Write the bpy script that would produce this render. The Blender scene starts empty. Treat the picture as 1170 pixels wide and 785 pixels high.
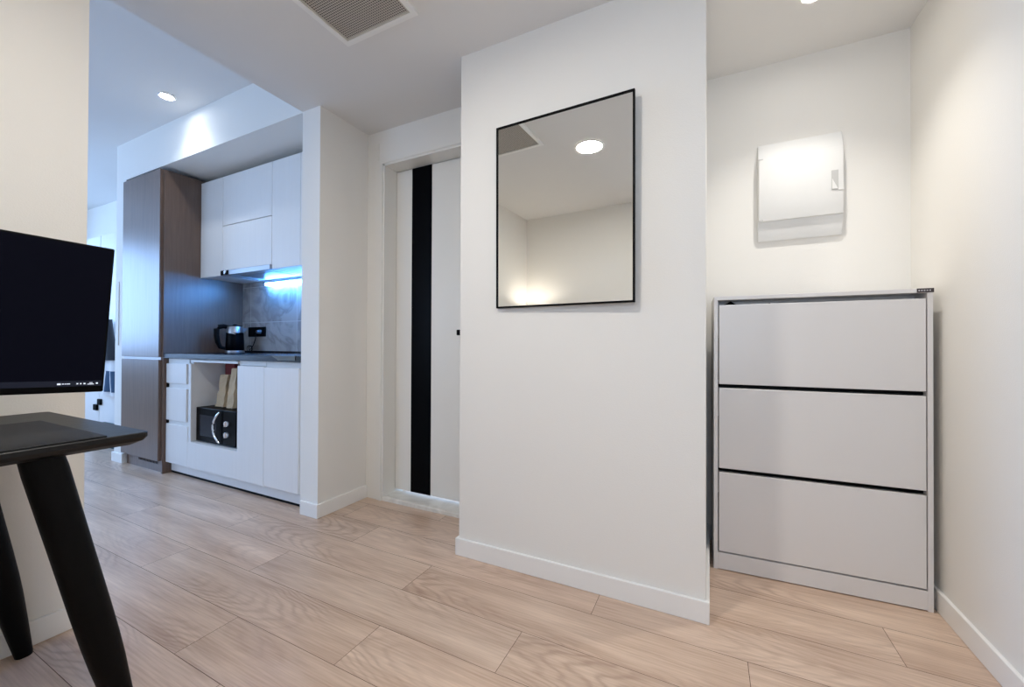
import bpy, bmesh, math, random
from mathutils import Vector, Matrix
random.seed(7)
sc = bpy.context.scene
C = sc.collection
PI = math.pi

# ------------------------------------------------------------------ materials
MATS = {}
def nmat(name):
    m = bpy.data.materials.new(name); m.use_nodes = True
    nt = m.node_tree; b = nt.nodes['Principled BSDF']
    return m, nt, b
def lin(c):
    return tuple((x / 12.92 if x <= .04045 else ((x + .055) / 1.055) ** 2.4) for x in [v / 255 for v in c])
def plain(name, srgb, rough=.5, metal=0.0, spec=.5, bump=0.0, bscale=200, vary=0.0, vscale=(8, 8, 8), emis=None, estr=0):
    """plain coloured procedural material with a faint noise in tone and relief"""
    if name in MATS: return MATS[name]
    m, nt, b = nmat(name)
    c = lin(srgb)
    b.inputs['Base Color'].default_value = (*c, 1)
    b.inputs['Roughness'].default_value = rough
    b.inputs['Metallic'].default_value = metal
    b.inputs['Specular IOR Level'].default_value = spec
    tc = nt.nodes.new('ShaderNodeTexCoord')
    if vary > 0:
        mp = nt.nodes.new('ShaderNodeMapping'); mp.inputs['Scale'].default_value = vscale
        n = nt.nodes.new('ShaderNodeTexNoise'); n.inputs['Scale'].default_value = 1; n.inputs['Detail'].default_value = 5
        r = nt.nodes.new('ShaderNodeMix'); r.data_type = 'RGBA'
        r.inputs['A'].default_value = (*[max(0, x * (1 - vary)) for x in c], 1)
        r.inputs['B'].default_value = (*[min(1, x * (1 + vary)) for x in c], 1)
        nt.links.new(tc.outputs['Object'], mp.inputs['Vector']); nt.links.new(mp.outputs['Vector'], n.inputs['Vector'])
        nt.links.new(n.outputs['Fac'], r.inputs['Factor']); nt.links.new(r.outputs['Result'], b.inputs['Base Color'])
    if bump > 0:
        n2 = nt.nodes.new('ShaderNodeTexNoise'); n2.inputs['Scale'].default_value = bscale; n2.inputs['Detail'].default_value = 3
        bp = nt.nodes.new('ShaderNodeBump'); bp.inputs['Strength'].default_value = bump; bp.inputs['Distance'].default_value = .002
        nt.links.new(tc.outputs['Object'], n2.inputs['Vector']); nt.links.new(n2.outputs['Fac'], bp.inputs['Height'])
        nt.links.new(bp.outputs['Normal'], b.inputs['Normal'])
    if emis:
        b.inputs['Emission Color'].default_value = (*emis, 1); b.inputs['Emission Strength'].default_value = estr
    MATS[name] = m
    return m

wall_m = plain('wallpaper_white', (233, 230, 224), .75, bump=.25, bscale=260)
ceil_m = plain('ceiling_paint', (226, 224, 221), .8)
trim_m = plain('trim_white', (238, 236, 232), .4)
door_m = plain('door_white', (232, 229, 222), .35)
cab_m = plain('cabinet_white', (228, 226, 224), .45, vary=.035, vscale=(60, 60, 3))
cab_side = plain('cabinet_carcass', (222, 221, 219), .5)
shoe_m = plain('shoe_cabinet_laminate', (222, 219, 217), .32)
black_m = plain('black_matte', (6, 6, 7), .5, spec=.08)
blackglass = plain('black_gloss', (4, 4, 6), .3, spec=.05)
deskm = plain('black_wood', (8, 8, 9), .5, spec=.10, bump=.35, bscale=60, vary=.25, vscale=(5, 60, 60))
matm = plain('desk_mat_leather', (24, 24, 26), .6, spec=.3, bump=.3, bscale=500)
screen_m = plain('screen_off', (5, 5, 9), .6, spec=.02, emis=(.0016, .0018, .004), estr=1)
icon_m = plain('screen_mark', (190, 200, 215), .5, emis=(.75, .82, .95), estr=.55)
steel = plain('stainless_steel', (165, 165, 168), .38, metal=1)
chrome = plain('chrome', (225, 226, 228), .12, metal=1)
mirror_m = plain('mirror_silver', (244, 246, 244), .0, metal=1)
worktop_m = plain('worktop_black', (13, 15, 22), .25, vary=.3, vscale=(40, 40, 40))
plastic_w = plain('white_plastic', (224, 223, 220), .55, spec=.3)
plastic_s = plain('grey_plastic', (190, 189, 186), .4)
strip_beige = plain('beige_strip', (196, 190, 178), .5)
bag_m = plain('kraft_paper', (196, 172, 140), .8, bump=.4, bscale=40, vary=.15, vscale=(20, 20, 20))
redbag_m = plain('dark_red_paper', (120, 48, 52), .7)
coat_m = plain('black_cloth', (22, 24, 32), .9, bump=.4, bscale=80)
towel_m = plain('white_cloth', (226, 226, 228), .9, bump=.4, bscale=120)
navy_m = plain('navy_cloth', (46, 74, 104), .85)
teal_m = plain('dark_teal_plastic', (28, 66, 72), .5)
cloth_m = plain('grey_dishcloth', (104, 112, 116), .9, bump=.4, bscale=300)
brass_m = plain('lamp_metal', (60, 58, 56), .4)
paper_mark = plain('tag_marks', (200, 200, 205), .6)
tag_m = plain('tag_dark', (58, 48, 50), .5)

def emit(name, col, s):
    m = bpy.data.materials.new(name); m.use_nodes = True; nt = m.node_tree
    nt.nodes.remove(nt.nodes['Principled BSDF'])
    e = nt.nodes.new('ShaderNodeEmission'); e.inputs['Color'].default_value = (*col, 1); e.inputs['Strength'].default_value = s
    nt.links.new(e.outputs[0], nt.nodes['Material Output'].inputs['Surface'])
    return m

def wood_tower():
    m, nt, b = nmat('brown_grey_wood')
    tc = nt.nodes.new('ShaderNodeTexCoord'); mp = nt.nodes.new('ShaderNodeMapping')
    mp.inputs['Scale'].default_value = (45, 45, 2.2)
    n = nt.nodes.new('ShaderNodeTexNoise'); n.inputs['Scale'].default_value = 1.4; n.inputs['Detail'].default_value = 6; n.inputs['Distortion'].default_value = .6
    r = nt.nodes.new('ShaderNodeValToRGB')
    r.color_ramp.elements[0].position = .25; r.color_ramp.elements[0].color = (*lin((96, 77, 66)), 1)
    r.color_ramp.elements[1].position = .8; r.color_ramp.elements[1].color = (*lin((116, 94, 81)), 1)
    nt.links.new(tc.outputs['Object'], mp.inputs['Vector']); nt.links.new(mp.outputs['Vector'], n.inputs['Vector'])
    nt.links.new(n.outputs['Fac'], r.inputs['Fac']); nt.links.new(r.outputs['Color'], b.inputs['Base Color'])
    b.inputs['Roughness'].default_value = .33
    b.inputs['Specular IOR Level'].default_value = .6
    return m
tower_m = wood_tower()

def marble_tile(name, base, vein, sx, sz, ox, oz, grout, rough):
    m, nt, b = nmat(name)
    L = nt.links; N = nt.nodes.new
    tc = N('ShaderNodeTexCoord'); sep = N('ShaderNodeSeparateXYZ')
    L.new(tc.outputs['Object'], sep.inputs[0])
    n = N('ShaderNodeTexNoise'); n.inputs['Scale'].default_value = 3.2; n.inputs['Detail'].default_value = 9; n.inputs['Distortion'].default_value = 1.4
    L.new(tc.outputs['Object'], n.inputs['Vector'])
    r = N('ShaderNodeValToRGB'); e = r.color_ramp.elements
    e[0].position = .42; e[0].color = (*lin(base), 1); e[1].position = .60; e[1].color = (*lin(base), 1)
    k = e.new(.50); k.color = (*lin(vein), 1)
    L.new(n.outputs['Fac'], r.inputs['Fac'])
    out = r.outputs['Color']
    if grout:
        def linemask(sock, off, period):
            a = N('ShaderNodeMath'); a.operation = 'ADD'; a.inputs[1].default_value = off; L.new(sock, a.inputs[0])
            p = N('ShaderNodeMath'); p.operation = 'PINGPONG'; p.inputs[1].default_value = period / 2; L.new(a.outputs[0], p.inputs[0])
            c = N('ShaderNodeMath'); c.operation = 'LESS_THAN'; c.inputs[1].default_value = .0025; L.new(p.outputs[0], c.inputs[0])
            return c.outputs[0]
        mx = N('ShaderNodeMath'); mx.operation = 'MAXIMUM'
        L.new(linemask(sep.outputs['X'], ox, sx), mx.inputs[0]); L.new(linemask(sep.outputs['Z'], oz, sz), mx.inputs[1])
        mix = N('ShaderNodeMix'); mix.data_type = 'RGBA'
        L.new(mx.outputs[0], mix.inputs['Factor']); L.new(out, mix.inputs['A']); mix.inputs['B'].default_value = (*lin(grout), 1)
        out = mix.outputs['Result']
    L.new(out, b.inputs['Base Color']); b.inputs['Roughness'].default_value = rough
    return m
tile_m = marble_tile('grey_marble_tile', (172, 167, 163), (140, 135, 132), .60, .30, 3.055, -1.192, (196, 193, 190), .3)
sill_m = marble_tile('white_marble', (228, 224, 216), (214, 209, 200), 1, 1, 0, 0, None, .35)

def grille_mat():
    m, nt, b = nmat('perforated_grille')
    L = nt.links; N = nt.nodes.new
    tc = N('ShaderNodeTexCoord'); mp = N('ShaderNodeMapping'); mp.inputs['Scale'].default_value = (1, 1, 0)
    v = N('ShaderNodeTexVoronoi'); v.inputs['Scale'].default_value = 105; v.inputs['Randomness'].default_value = 0
    L.new(tc.outputs['Object'], mp.inputs['Vector']); L.new(mp.outputs['Vector'], v.inputs['Vector'])
    r = N('ShaderNodeValToRGB'); r.color_ramp.interpolation = 'LINEAR'
    r.color_ramp.elements[0].position = .26; r.color_ramp.elements[0].color = (*lin((52, 46, 42)), 1)
    r.color_ramp.elements[1].position = .40; r.color_ramp.elements[1].color = (*lin((186, 178, 168)), 1)
    L.new(v.outputs['Distance'], r.inputs['Fac']); L.new(r.outputs['Color'], b.inputs['Base Color'])
    b.inputs['Roughness'].default_value = .6
    return m
grille_m = grille_mat()

def oak_floor():
    m, nt, b = nmat('pale_oak_planks')
    L = nt.links; N = nt.nodes.new
    def math_(op, a, bb=None):
        n = N('ShaderNodeMath'); n.operation = op
        for i, s in enumerate((a, bb)):
            if s is None: continue
            if isinstance(s, (int, float)): n.inputs[i].default_value = s
            else: L.new(s, n.inputs[i])
        return n.outputs[0]
    uv = N('ShaderNodeUVMap'); uv.uv_map = 'plank'
    at = N('ShaderNodeAttribute'); at.attribute_name = 'tone'
    sep = N('ShaderNodeSeparateXYZ'); L.new(uv.outputs['UV'], sep.inputs[0])
    u, v = sep.outputs['X'], sep.outputs['Y']
    def noise(sx, sy, det, scale=1, dist=0):
        mp = N('ShaderNodeMapping'); mp.inputs['Scale'].default_value = (sx, sy, 1)
        L.new(uv.outputs['UV'], mp.inputs['Vector'])
        n = N('ShaderNodeTexNoise'); n.inputs['Scale'].default_value = scale; n.inputs['Detail'].default_value = det; n.inputs['Distortion'].default_value = dist
        L.new(mp.outputs['Vector'], n.inputs['Vector']); return n.outputs['Fac']
    fine = noise(6, 160, 6)
    broad = noise(1.6, 14, 3)
    wob = noise(2.2, 9, 2)
    wob2 = noise(9, 30, 3)
    vv = math_('ADD', v, math_('MULTIPLY', math_('SUBTRACT', wob, .5), .10))
    para = math_('MULTIPLY', math_('MULTIPLY', vv, vv), 34)
    ph = math_('ADD', math_('ADD', u, para), math_('MULTIPLY', wob2, .10))
    ring = math_('SINE', math_('MULTIPLY', ph, 2 * PI * 11))
    ring = math_('POWER', math_('ADD', math_('MULTIPLY', ring, .5), .5), 2.2)
    msk = N('ShaderNodeMapRange'); msk.inputs['From Min'].default_value = .50; msk.inputs['From Max'].default_value = .66
    L.new(noise(1.3, 3, 1), msk.inputs['Value'])
    ringm = math_('MULTIPLY', ring, msk.outputs['Result'])
    r = N('ShaderNodeValToRGB'); e = r.color_ramp.elements
    e[0].position = .34; e[0].color = (*lin((181, 152, 131)), 1)
    e[1].position = .67; e[1].color = (*lin((224, 199, 177)), 1)
    mixv = math_('ADD', math_('MULTIPLY', fine, .42), math_('MULTIPLY', broad, .58))
    L.new(mixv, r.inputs['Fac'])
    mx = N('ShaderNodeMix'); mx.data_type = 'RGBA'; L.new(math_('MULTIPLY', ringm, .36), mx.inputs['Factor'])
    L.new(r.outputs['Color'], mx.inputs['A']); mx.inputs['B'].default_value = (*lin((138, 104, 86)), 1)
    hs = N('ShaderNodeMix'); hs.data_type = 'RGBA'; hs.blend_type = 'MULTIPLY'; hs.inputs['Factor'].default_value = 1
    L.new(mx.outputs['Result'], hs.inputs['A']); L.new(at.outputs['Color'], hs.inputs['B'])
    L.new(hs.outputs['Result'], b.inputs['Base Color'])
    b.inputs['Roughness'].default_value = .29
    return m
oak = oak_floor()
gapm = plain('plank_gap', (96, 74, 60), .8)

# ------------------------------------------------------------------ helpers
def bm_new(): return bmesh.new()
def add_box(bm, x0, x1, y0, y1, z0, z1, bev=0, seg=2):
    r = bmesh.ops.create_cube(bm, size=1.0)
    vs = r['verts']
    for v in vs:
        v.co = Vector(((x0 + x1) / 2 + v.co.x * (x1 - x0), (y0 + y1) / 2 + v.co.y * (y1 - y0), (z0 + z1) / 2 + v.co.z * (z1 - z0)))
    if bev > 0:
        es = list({e for v in vs for e in v.link_edges})
        bmesh.ops.bevel(bm, geom=es, offset=bev, segments=seg, profile=.5, affect='EDGES')
    return bm
def box(x0, x1, y0, y1, z0, z1, bev=0, seg=2):
    return add_box(bm_new(), x0, x1, y0, y1, z0, z1, bev, seg)
def add_prism(bm, pts, axis, a, b):
    """extrude a polygon (2-D points) along axis from a to b"""
    def mk(p, t):
        return {'x': (t, p[0], p[1]), 'y': (p[0], t, p[1]), 'z': (p[0], p[1], t)}[axis]
    A = [bm.verts.new(mk(p, a)) for p in pts]; B = [bm.verts.new(mk(p, b)) for p in pts]
    n = len(pts)
    bm.faces.new(A); bm.faces.new(B[::-1])
    for i in range(n):
        bm.faces.new((A[i], B[i], B[(i + 1) % n], A[(i + 1) % n]))
    bmesh.ops.recalc_face_normals(bm, faces=bm.faces[:])
    return bm
def add_lathe(bm, prof, cx, cy, seg=40, sx=1, sy=1):
    rings = []
    for r, z in prof:
        rings.append([bm.verts.new((cx + sx * r * math.cos(2 * PI * i / seg), cy + sy * r * math.sin(2 * PI * i / seg), z)) for i in range(seg)])
    for a, b in zip(rings, rings[1:]):
        for i in range(seg):
            bm.faces.new((a[i], a[(i + 1) % seg], b[(i + 1) % seg], b[i]))
    bm.faces.new(rings[0][::-1]); bm.faces.new(rings[-1])
    bmesh.ops.recalc_face_normals(bm, faces=bm.faces[:])
    return bm
def add_tube(bm, pts, rad, seg=10):
    """swept tube; rad is a number or a list"""
    pts = [Vector(p) for p in pts]; n = len(pts)
    rad = rad if isinstance(rad, (list, tuple)) else [rad] * n
    rings = []; up = Vector((0, 0, 1))
    for i, p in enumerate(pts):
        d = (pts[min(i + 1, n - 1)] - pts[max(i - 1, 0)]).normalized()
        ref = up if abs(d.z) < .95 else Vector((0, 1, 0))
        s = d.cross(ref).normalized(); t = s.cross(d).normalized()
        rings.append([bm.verts.new(p + (s * math.cos(2 * PI * k / seg) + t * math.sin(2 * PI * k / seg)) * rad[i]) for k in range(seg)])
    for a, b in zip(rings, rings[1:]):
        for i in range(seg): bm.faces.new((a[i], a[(i + 1) % seg], b[(i + 1) % seg], b[i]))
    bm.faces.new(rings[0][::-1]); bm.faces.new(rings[-1])
    bmesh.ops.recalc_face_normals(bm, faces=bm.faces[:])
    return bm
def frame_rect(bm, x0, x1, z0, z1, w, y0, y1, wz=None):
    """rectangular frame in the xz plane, one continuous mitred ring"""
    wz = wz or w
    o = [(x0, z0), (x1, z0), (x1, z1), (x0, z1)]; i = [(x0 + w, z0 + wz), (x1 - w, z0 + wz), (x1 - w, z1 - wz), (x0 + w, z1 - wz)]
    V = {}
    for nm, pts in (('o', o), ('i', i)):
        for k, p in enumerate(pts):
            V[nm, k, 0] = bm.verts.new((p[0], y0, p[1])); V[nm, k, 1] = bm.verts.new((p[0], y1, p[1]))
    for k in range(4):
        j = (k + 1) % 4
        bm.faces.new((V['o', k, 0], V['o', j, 0], V['i', j, 0], V['i', k, 0]))
        bm.faces.new((V['o', k, 1], V['i', k, 1], V['i', j, 1], V['o', j, 1]))
        bm.faces.new((V['o', k, 0], V['o', k, 1], V['o', j, 1], V['o', j, 0]))
        bm.faces.new((V['i', k, 0], V['i', j, 0], V['i', j, 1], V['i', k, 1]))
    bmesh.ops.recalc_face_normals(bm, faces=bm.faces[:])
    return bm
def world_loc(o):
    v = Vector((0, 0, 0))
    while o: v += o.location; o = o.parent
    return v
def obj(name, bm, mat, parent=None, local=False, smooth=False):
    """link a bmesh (in room coordinates) as ONE mesh object; local: already in the parent's own coordinates"""
    bm.normal_update()
    if parent is None:
        xs = [v.co for v in bm.verts]
        loc = Vector(((min(v.x for v in xs) + max(v.x for v in xs)) / 2, (min(v.y for v in xs) + max(v.y for v in xs)) / 2, min(v.z for v in xs)))
        sh = loc
    else:
        loc = Vector((0, 0, 0)); sh = loc if local else world_loc(parent)
    for v in bm.verts: v.co -= sh
    me = bpy.data.meshes.new(name); bm.to_mesh(me); bm.free()
    if isinstance(mat, (list, tuple)):
        for m in mat: me.materials.append(m)
    else: me.materials.append(mat)
    if smooth:
        for p in me.polygons: p.use_smooth = True
        me.set_sharp_from_angle(angle=math.radians(38))
    o = bpy.data.objects.new(name, me); C.objects.link(o)
    o.location = loc
    if parent: o.parent = parent
    return o
def tag(o, label, cat, group=None):
    o['label'] = label; o['category'] = cat
    if group: o['group'] = group
    return o
def thing(name, label, cat, loc, rz=0, group=None):
    o = bpy.data.objects.new(name, None); C.objects.link(o); o.empty_display_size = .05
    o.location = loc; o.rotation_euler = (0, 0, rz)
    return tag(o, label, cat, group)
def struct(name, bm, mat, label=None, cat='room', keep=False, **k):
    o = obj(name, bm, mat, **k)
    o['kind'] = 'structure'
    if label: o['label'] = label; o['category'] = cat
    return o

# ------------------------------------------------------------------ the room
ZC, ZK = 2.304, 2.607          # low hall ceiling, kitchen ceiling
XL, XS = -1.9415, -2.10        # hall side and kitchen side of the left wall
XR, YP, YN, YD = .759, 1.557, 2.237, 1.882
HB, T = .0777, .013            # skirting board height, thickness

def floor_planks():
    bm = bm_new(); uvl = bm.loops.layers.uv.new('plank'); col = bm.loops.layers.float_color.new('tone')
    W, Ln, g = .19, 1.19, .0008
    known = {0: -1.49, 1: -1.01, 2: -.563, 3: .107, 4: -.378, 5: .535, -1: -.05, -2: .42}
    y0 = .66; X0, X1, Y0, Y1 = -7.1, .80, -3.1, 2.24
    k0 = int(math.floor((Y0 - y0) / W)); k1 = int(math.ceil((Y1 - y0) / W))
    rnd = random.Random(11)
    for k in range(k0, k1):
        ya, yb = max(Y0, y0 + k * W), min(Y1, y0 + (k + 1) * W)
        off = known.get(k, rnd.uniform(0, Ln))
        n0 = int(math.floor((X0 - off) / Ln)); x = off + n0 * Ln
        while x < X1:
            xa, xb = max(X0, x), min(X1, x + Ln)
            if xb - xa > .002:
                t = rnd.uniform(.94, 1.03); w = rnd.uniform(-.012, .012)
                ru, rv = rnd.uniform(0, 60), rnd.uniform(-.03, .03); fl = rnd.choice((-1, 1))
                vs = [bm.verts.new(p) for p in ((xa + g, ya + g, 0), (xb - g, ya + g, 0), (xb - g, yb - g, 0), (xa + g, yb - g, 0))]
                f = bm.faces.new(vs); f.material_index = 0
                for l in f.loops:
                    l[uvl].uv = (fl * (l.vert.co.x - x) + ru, l.vert.co.y - (y0 + (k + .5) * W) + rv)
                    l[col] = (t + w, t, t - w, 1)
            x += Ln
    add_box(bm, X0 - .2, X1 + .1, Y0 - .2, Y1 + .1, -.12, -.0012)
    bm.faces.ensure_lookup_table()
    for f in bm.faces[-6:]: f.material_index = 1
    return bm
struct('floor', floor_planks(), [oak, gapm])

b = box(XS, XL, -3.1, .5945, 0, ZK + .1); struct('wall_left', b, wall_m)
b = box(XR, XR + .1, -.97, YN + .1, 0, ZC + .1); struct('wall_right', b, wall_m)
b = box(-.11, XR, YN, YN + .1, 0, ZC + .1); struct('wall_niche', b, wall_m)
b = box(-1.0335, -.0095, YP, YP + .1, 0, ZC); add_box(b, -.1095, -.0095, YP + .1, YN + .1, 0, ZC)
struct('wall_partition', b, wall_m)
# wall with the door opening: left of it, lintel over it, right of it
DX0, DX1, DTOP = -1.819, -.955, 2.090
b = box(-1.953, DX0, YD, 2.10, 0, ZC); add_box(b, DX0, DX1, YD, 2.10, DTOP, ZC); add_box(b, DX1, -.1095, YD, 2.10, 0, ZC)
struct('wall_door', b, wall_m)
b = box(XS, -1.952, 1.528, 2.20, 0, ZC); struct('wall_pillar', b, wall_m)
b = box(-7.2, XS, 2.10, 2.2, 0, ZK); struct('wall_kitchen', b, wall_m)
b = box(-4.42, -4.25, 1.528, 2.10, 0, ZK); struct('wall_stub', b, wall_m)
RX0, RX1, RZ0, RZ1 = -5.6, -3.0, .8, 2.35
b = box(-7.2, RX0, -3.2, -3.1, 0, ZK); add_box(b, RX1, XS, -3.2, -3.1, 0, ZK)
add_box(b, RX0, RX1, -3.2, -3.1, 0, RZ0); add_box(b, RX0, RX1, -3.2, -3.1, RZ1, ZK)
struct('wall_rear', b, wall_m)
# far end wall of the kitchen with its window opening
WY0, WY1, WZ0, WZ1 = -1.3, 1.35, .85, 2.35
b = box(-7.2, -7.1, -3.1, WY0, 0, ZK); add_box(b, -7.2, -7.1, WY1, 2.10, 0, ZK)
add_box(b, -7.2, -7.1, WY0, WY1, 0, WZ0); add_box(b, -7.2, -7.1, WY0, WY1, WZ1, ZK)
struct('wall_far', b, wall_m)
# wall behind the camera with its window opening
BY = -.865; HX0, HX1, HZ0, HZ1 = .0, .70, .75, 2.1
b = box(XL, HX0, BY - .1, BY, 0, ZC + .1); add_box(b, HX1, XR, BY - .1, BY, 0, ZC + .1)
add_box(b, HX0, HX1, BY - .1, BY, 0, HZ0); add_box(b, HX0, HX1, BY - .1, BY, HZ1, ZC + .1)
struct('wall_back', b, wall_m)
b = box(XS, XR + .1, -.97, YN + .1, ZC, ZK + .1); struct('ceiling', b, ceil_m)
b = box(-7.2, XS, -3.2, 2.2, ZK, ZK + .1); struct('ceiling_kitchen', b, ceil_m)
b = box(-4.25, XS, 1.528, 2.10, ZC - .004, ZK); struct('trim_1', b, wall_m)

# windows: frame, mullion, panes
def window(name, axis, p, a0, a1, z0, z1):
    fr = bm_new()
    frame_rect(fr, a0, a1, z0, z1, .05, p - .03, p + .03)
    am = (a0 + a1) / 2
    add_box(fr, am - .025, am + .025, p - .025, p + .025, z0 + .05, z1 - .05)
    pane = box(a0 + .045, a1 - .045, p - .004, p + .004, z0 + .045, z1 - .045)
    if axis == 'x':
        for m in (fr, pane):
            for v in m.verts: v.co = Vector((v.co.y, v.co.x, v.co.z))
            bmesh.ops.recalc_face_normals(m, faces=m.faces[:])
    o = struct(name, fr, trim_m)
    g = obj('pane', pane, glass_m, o)
def glass():
    m = bpy.data.materials.new('window_glass'); m.use_nodes = True; nt = m.node_tree
    nt.nodes.remove(nt.nodes['Principled BSDF'])
    t = nt.nodes.new('ShaderNodeBsdfTransparent'); g = nt.nodes.new('ShaderNodeBsdfGlossy'); g.inputs['Roughness'].default_value = .02
    x = nt.nodes.new('ShaderNodeMixShader'); x.inputs[0].default_value = .05
    nt.links.new(t.outputs[0], x.inputs[1]); nt.links.new(g.outputs[0], x.inputs[2]); nt.links.new(x.outputs[0], nt.nodes['Material Output'].inputs['Surface'])
    return m
glass_m = glass()
window('window_1', 'x', -7.15, WY0, WY1, WZ0, WZ1)
window('fill_window_rear', 'y', -3.15, RX0, RX1, RZ0, RZ1)  # unseen window added to bring more light onto the cabinet fronts
window('window_2', 'y', BY - .05, HX0, HX1, HZ0, HZ1)

# skirting boards: an L-section with a thin bevelled top
def skirt(segs):
    bm = bm_new()
    for (x0, x1, y0, y1) in segs:
        add_box(bm, x0, x1, y0, y1, 0, HB, .002, 1)
    return bm
struct('baseboard_left', skirt([(XL, XL + T, BY, .5945 + T), (XS, XL, .5945, .5945 + T)]), trim_m)
struct('baseboard_right', skirt([(XR - T, XR, BY, YN)]), trim_m)
struct('baseboard_niche', skirt([(-.0095 + T, XR - T, YN - T, YN)]), trim_m)
struct('baseboard_partition', skirt([(-1.0335 - T, -.0095 + T, YP - T, YP), (-.0095, -.0095 + T, YP, YN), (-1.0335 - T, -1.0335, YP, YP + .1)]), trim_m)
struct('baseboard_pillar', skirt([(XS + .015, -1.952 + T, 1.528 - T, 1.528), (-1.952, -1.952 + T, 1.528, YD)]), trim_m)
struct('baseboard_stub', skirt([(-4.42 - T, -4.25, 1.528 - T, 1.528), (-4.42 - T, -4.42, 1.528, 2.10)]), trim_m)
struct('baseboard_kitchen', skirt([(-7.1, -4.42 - T, 2.10 - T, 2.10)]), trim_m)
struct('baseboard_back', skirt([(XL + T, XR - T, BY, BY + T)]), trim_m)
# narrow beige strip let into the stub's end face
struct('trim_2', box(-4.372, -4.352, 1.5235, 1.529, .955, 1.478, .003), strip_beige)
# marble threshold
b = add_prism(bm_new(), [(YD - .004, 0), (YD - .004, .019), (YD + .006, .025), (YD + .12, .027), (YD + .12, 0)], 'x', DX0, DX1)
struct('threshold', b, sill_m)
# tile panel behind the worktop
XT = -3.64
struct('wall_backsplash', box(XT, XS, 2.091, 2.10, .86, 1.50), tile_m)

# ---------------------------------------------------------------- flush door
d = bpy.data.objects.new('door_1', None); C.objects.link(d); d.location = ((DX0 + DX1) / 2, YD + .1, 0); d['kind'] = 'structure'
tag(d, 'white flush door with a black vertical stripe beside the mirror wall', 'door')
yl = YD + .097
cs = bm_new()      # casing: one flat board bent round the opening
add_prism(cs, [(-1.857, 0), (DX0 - .001, 0), (DX0 - .001, DTOP), (DX1 + .001, DTOP), (DX1 + .001, 0), (DX1 + .038, 0), (DX1 + .038, 2.114), (-1.857, 2.114)], 'y', YD - .015, YD)
bmesh.ops.bevel(cs, geom=[e for e in cs.edges if min(v.co.y for v in e.verts) < YD - .01 and max(v.co.y for v in e.verts) < YD - .01], offset=.003, segments=2, affect='EDGES')
obj('door_frame', cs, door_m, d)
obj('architrave', box(-1.951, -1.860, YD - .006, YD, 0, 2.232, .001, 1), door_m, d)
jb = bm_new()
add_box(jb, DX0, DX0 + .012, YD - .008, YD + .15, .025, DTOP); add_box(jb, DX1 - .012, DX1, YD - .008, YD + .15, .025, DTOP)
add_box(jb, DX0, DX1, YD - .008, YD + .15, DTOP - .012, DTOP)
obj('door_jamb', jb, door_m, d)
obj('door_leaf', box(DX0 + .015, DX1 - .015, yl, yl + .04, .046, DTOP - .016, .002, 1), door_m, d)
st = obj('inset_stripe', box(-1.677, -1.523, yl - .002, yl + .002, .046, DTOP - .016, .0008, 1), blackglass, d); st['label'] = 'glossy black vertical inset'
kb = bm_new(); hx, hz = -1.170, 1.037
add_box(kb, hx - .024, hx + .024, yl - .008, yl, hz - .024, hz + .024, .003)
add_tube(kb, [(hx, yl - .005, hz), (hx, yl - .048, hz)], .009, 14)
add_box(kb, hx - .131, hx + .012, yl - .058, yl - .040, hz - .016, hz + .016, .003)
kb2 = obj('door_handle', kb, black_m, d); kb2['label'] = 'black lever handle'

# ---------------------------------------------------------------- wall mirror
MW2, MH2 = .590, .788
mr = thing('wall_mirror', 'rectangular mirror in a thin black frame on the partition wall', 'mirror', (-.540, YP - .0185, 1.125), -.0308)
mr.rotation_euler.x = .0075          # hangs a touch out of parallel with the wall
obj('frame', frame_rect(bm_new(), -MW2 / 2, MW2 / 2, 0, MH2, .007, -.008, .006), black_m, mr, True)
obj('mirror_glass', box(-MW2 / 2 + .006, MW2 / 2 - .006, -.004, .000, .006, MH2 - .006), mirror_m, mr, True)
obj('backing_board', box(-MW2 / 2 + .012, MW2 / 2 - .012, .000, .008, .012, MH2 - .012), black_m, mr, True)
for hx_ in (-.2, .2):
    obj('wall_hook', box(hx_ - .02, hx_ + .02, .007, .0165 + .0308 * hx_, MH2 - .09, MH2 - .05), black_m, mr, True)

# ---------------------------------------------------------------- breaker box
BX0, BX1 = .209, .527
bk = thing('breaker_box', 'white plastic electrical breaker box on the niche wall above the shoe cabinet', 'breaker box', ((BX0 + BX1) / 2, YN, 1.455))
pr = [(YN + .004, 1.462), (YN - .012, 1.458), (YN - .017, 1.472), (YN - .034, 1.545), (YN - .034, 1.845), (YN - .017, 1.905), (YN - .012, 1.918), (YN + .004, 1.914)]
fm = add_prism(bm_new(), pr, 'x', BX0, BX1)
bmesh.ops.bevel(fm, geom=fm.edges[:], offset=.002, segments=2, affect='EDGES')
obj('housing', fm, plastic_w, bk, smooth=True)
dr = obj('door', box(BX0 + .001, BX1 - .001, YN - .044, YN - .033, 1.546, 1.843, .003), plastic_w, bk, smooth=True)
lt = bm_new(); add_box(lt, .483, .508, YN - .046, YN - .043, 1.652, 1.738, .001, 1)
lt_o = obj('latch_recess', lt, plastic_s, dr); lt_o['label'] = 'grey finger recess'
tabm = bm_new(); add_prism(tabm, [(.486, 1.655), (.505, 1.655), (.486, 1.70)], 'y', YN - .049, YN - .045)
add_box(tabm, .507, .527, YN - .047, YN - .043, 1.648, 1.656)
obj('latch', tabm, plastic_w, dr)
for z in (1.552, 1.838):
    obj('hinge', box(BX0 + .002, BX0 + .018, YN - .0455, YN - .043, z - .002, z + .002), plastic_s, bk)

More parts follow.
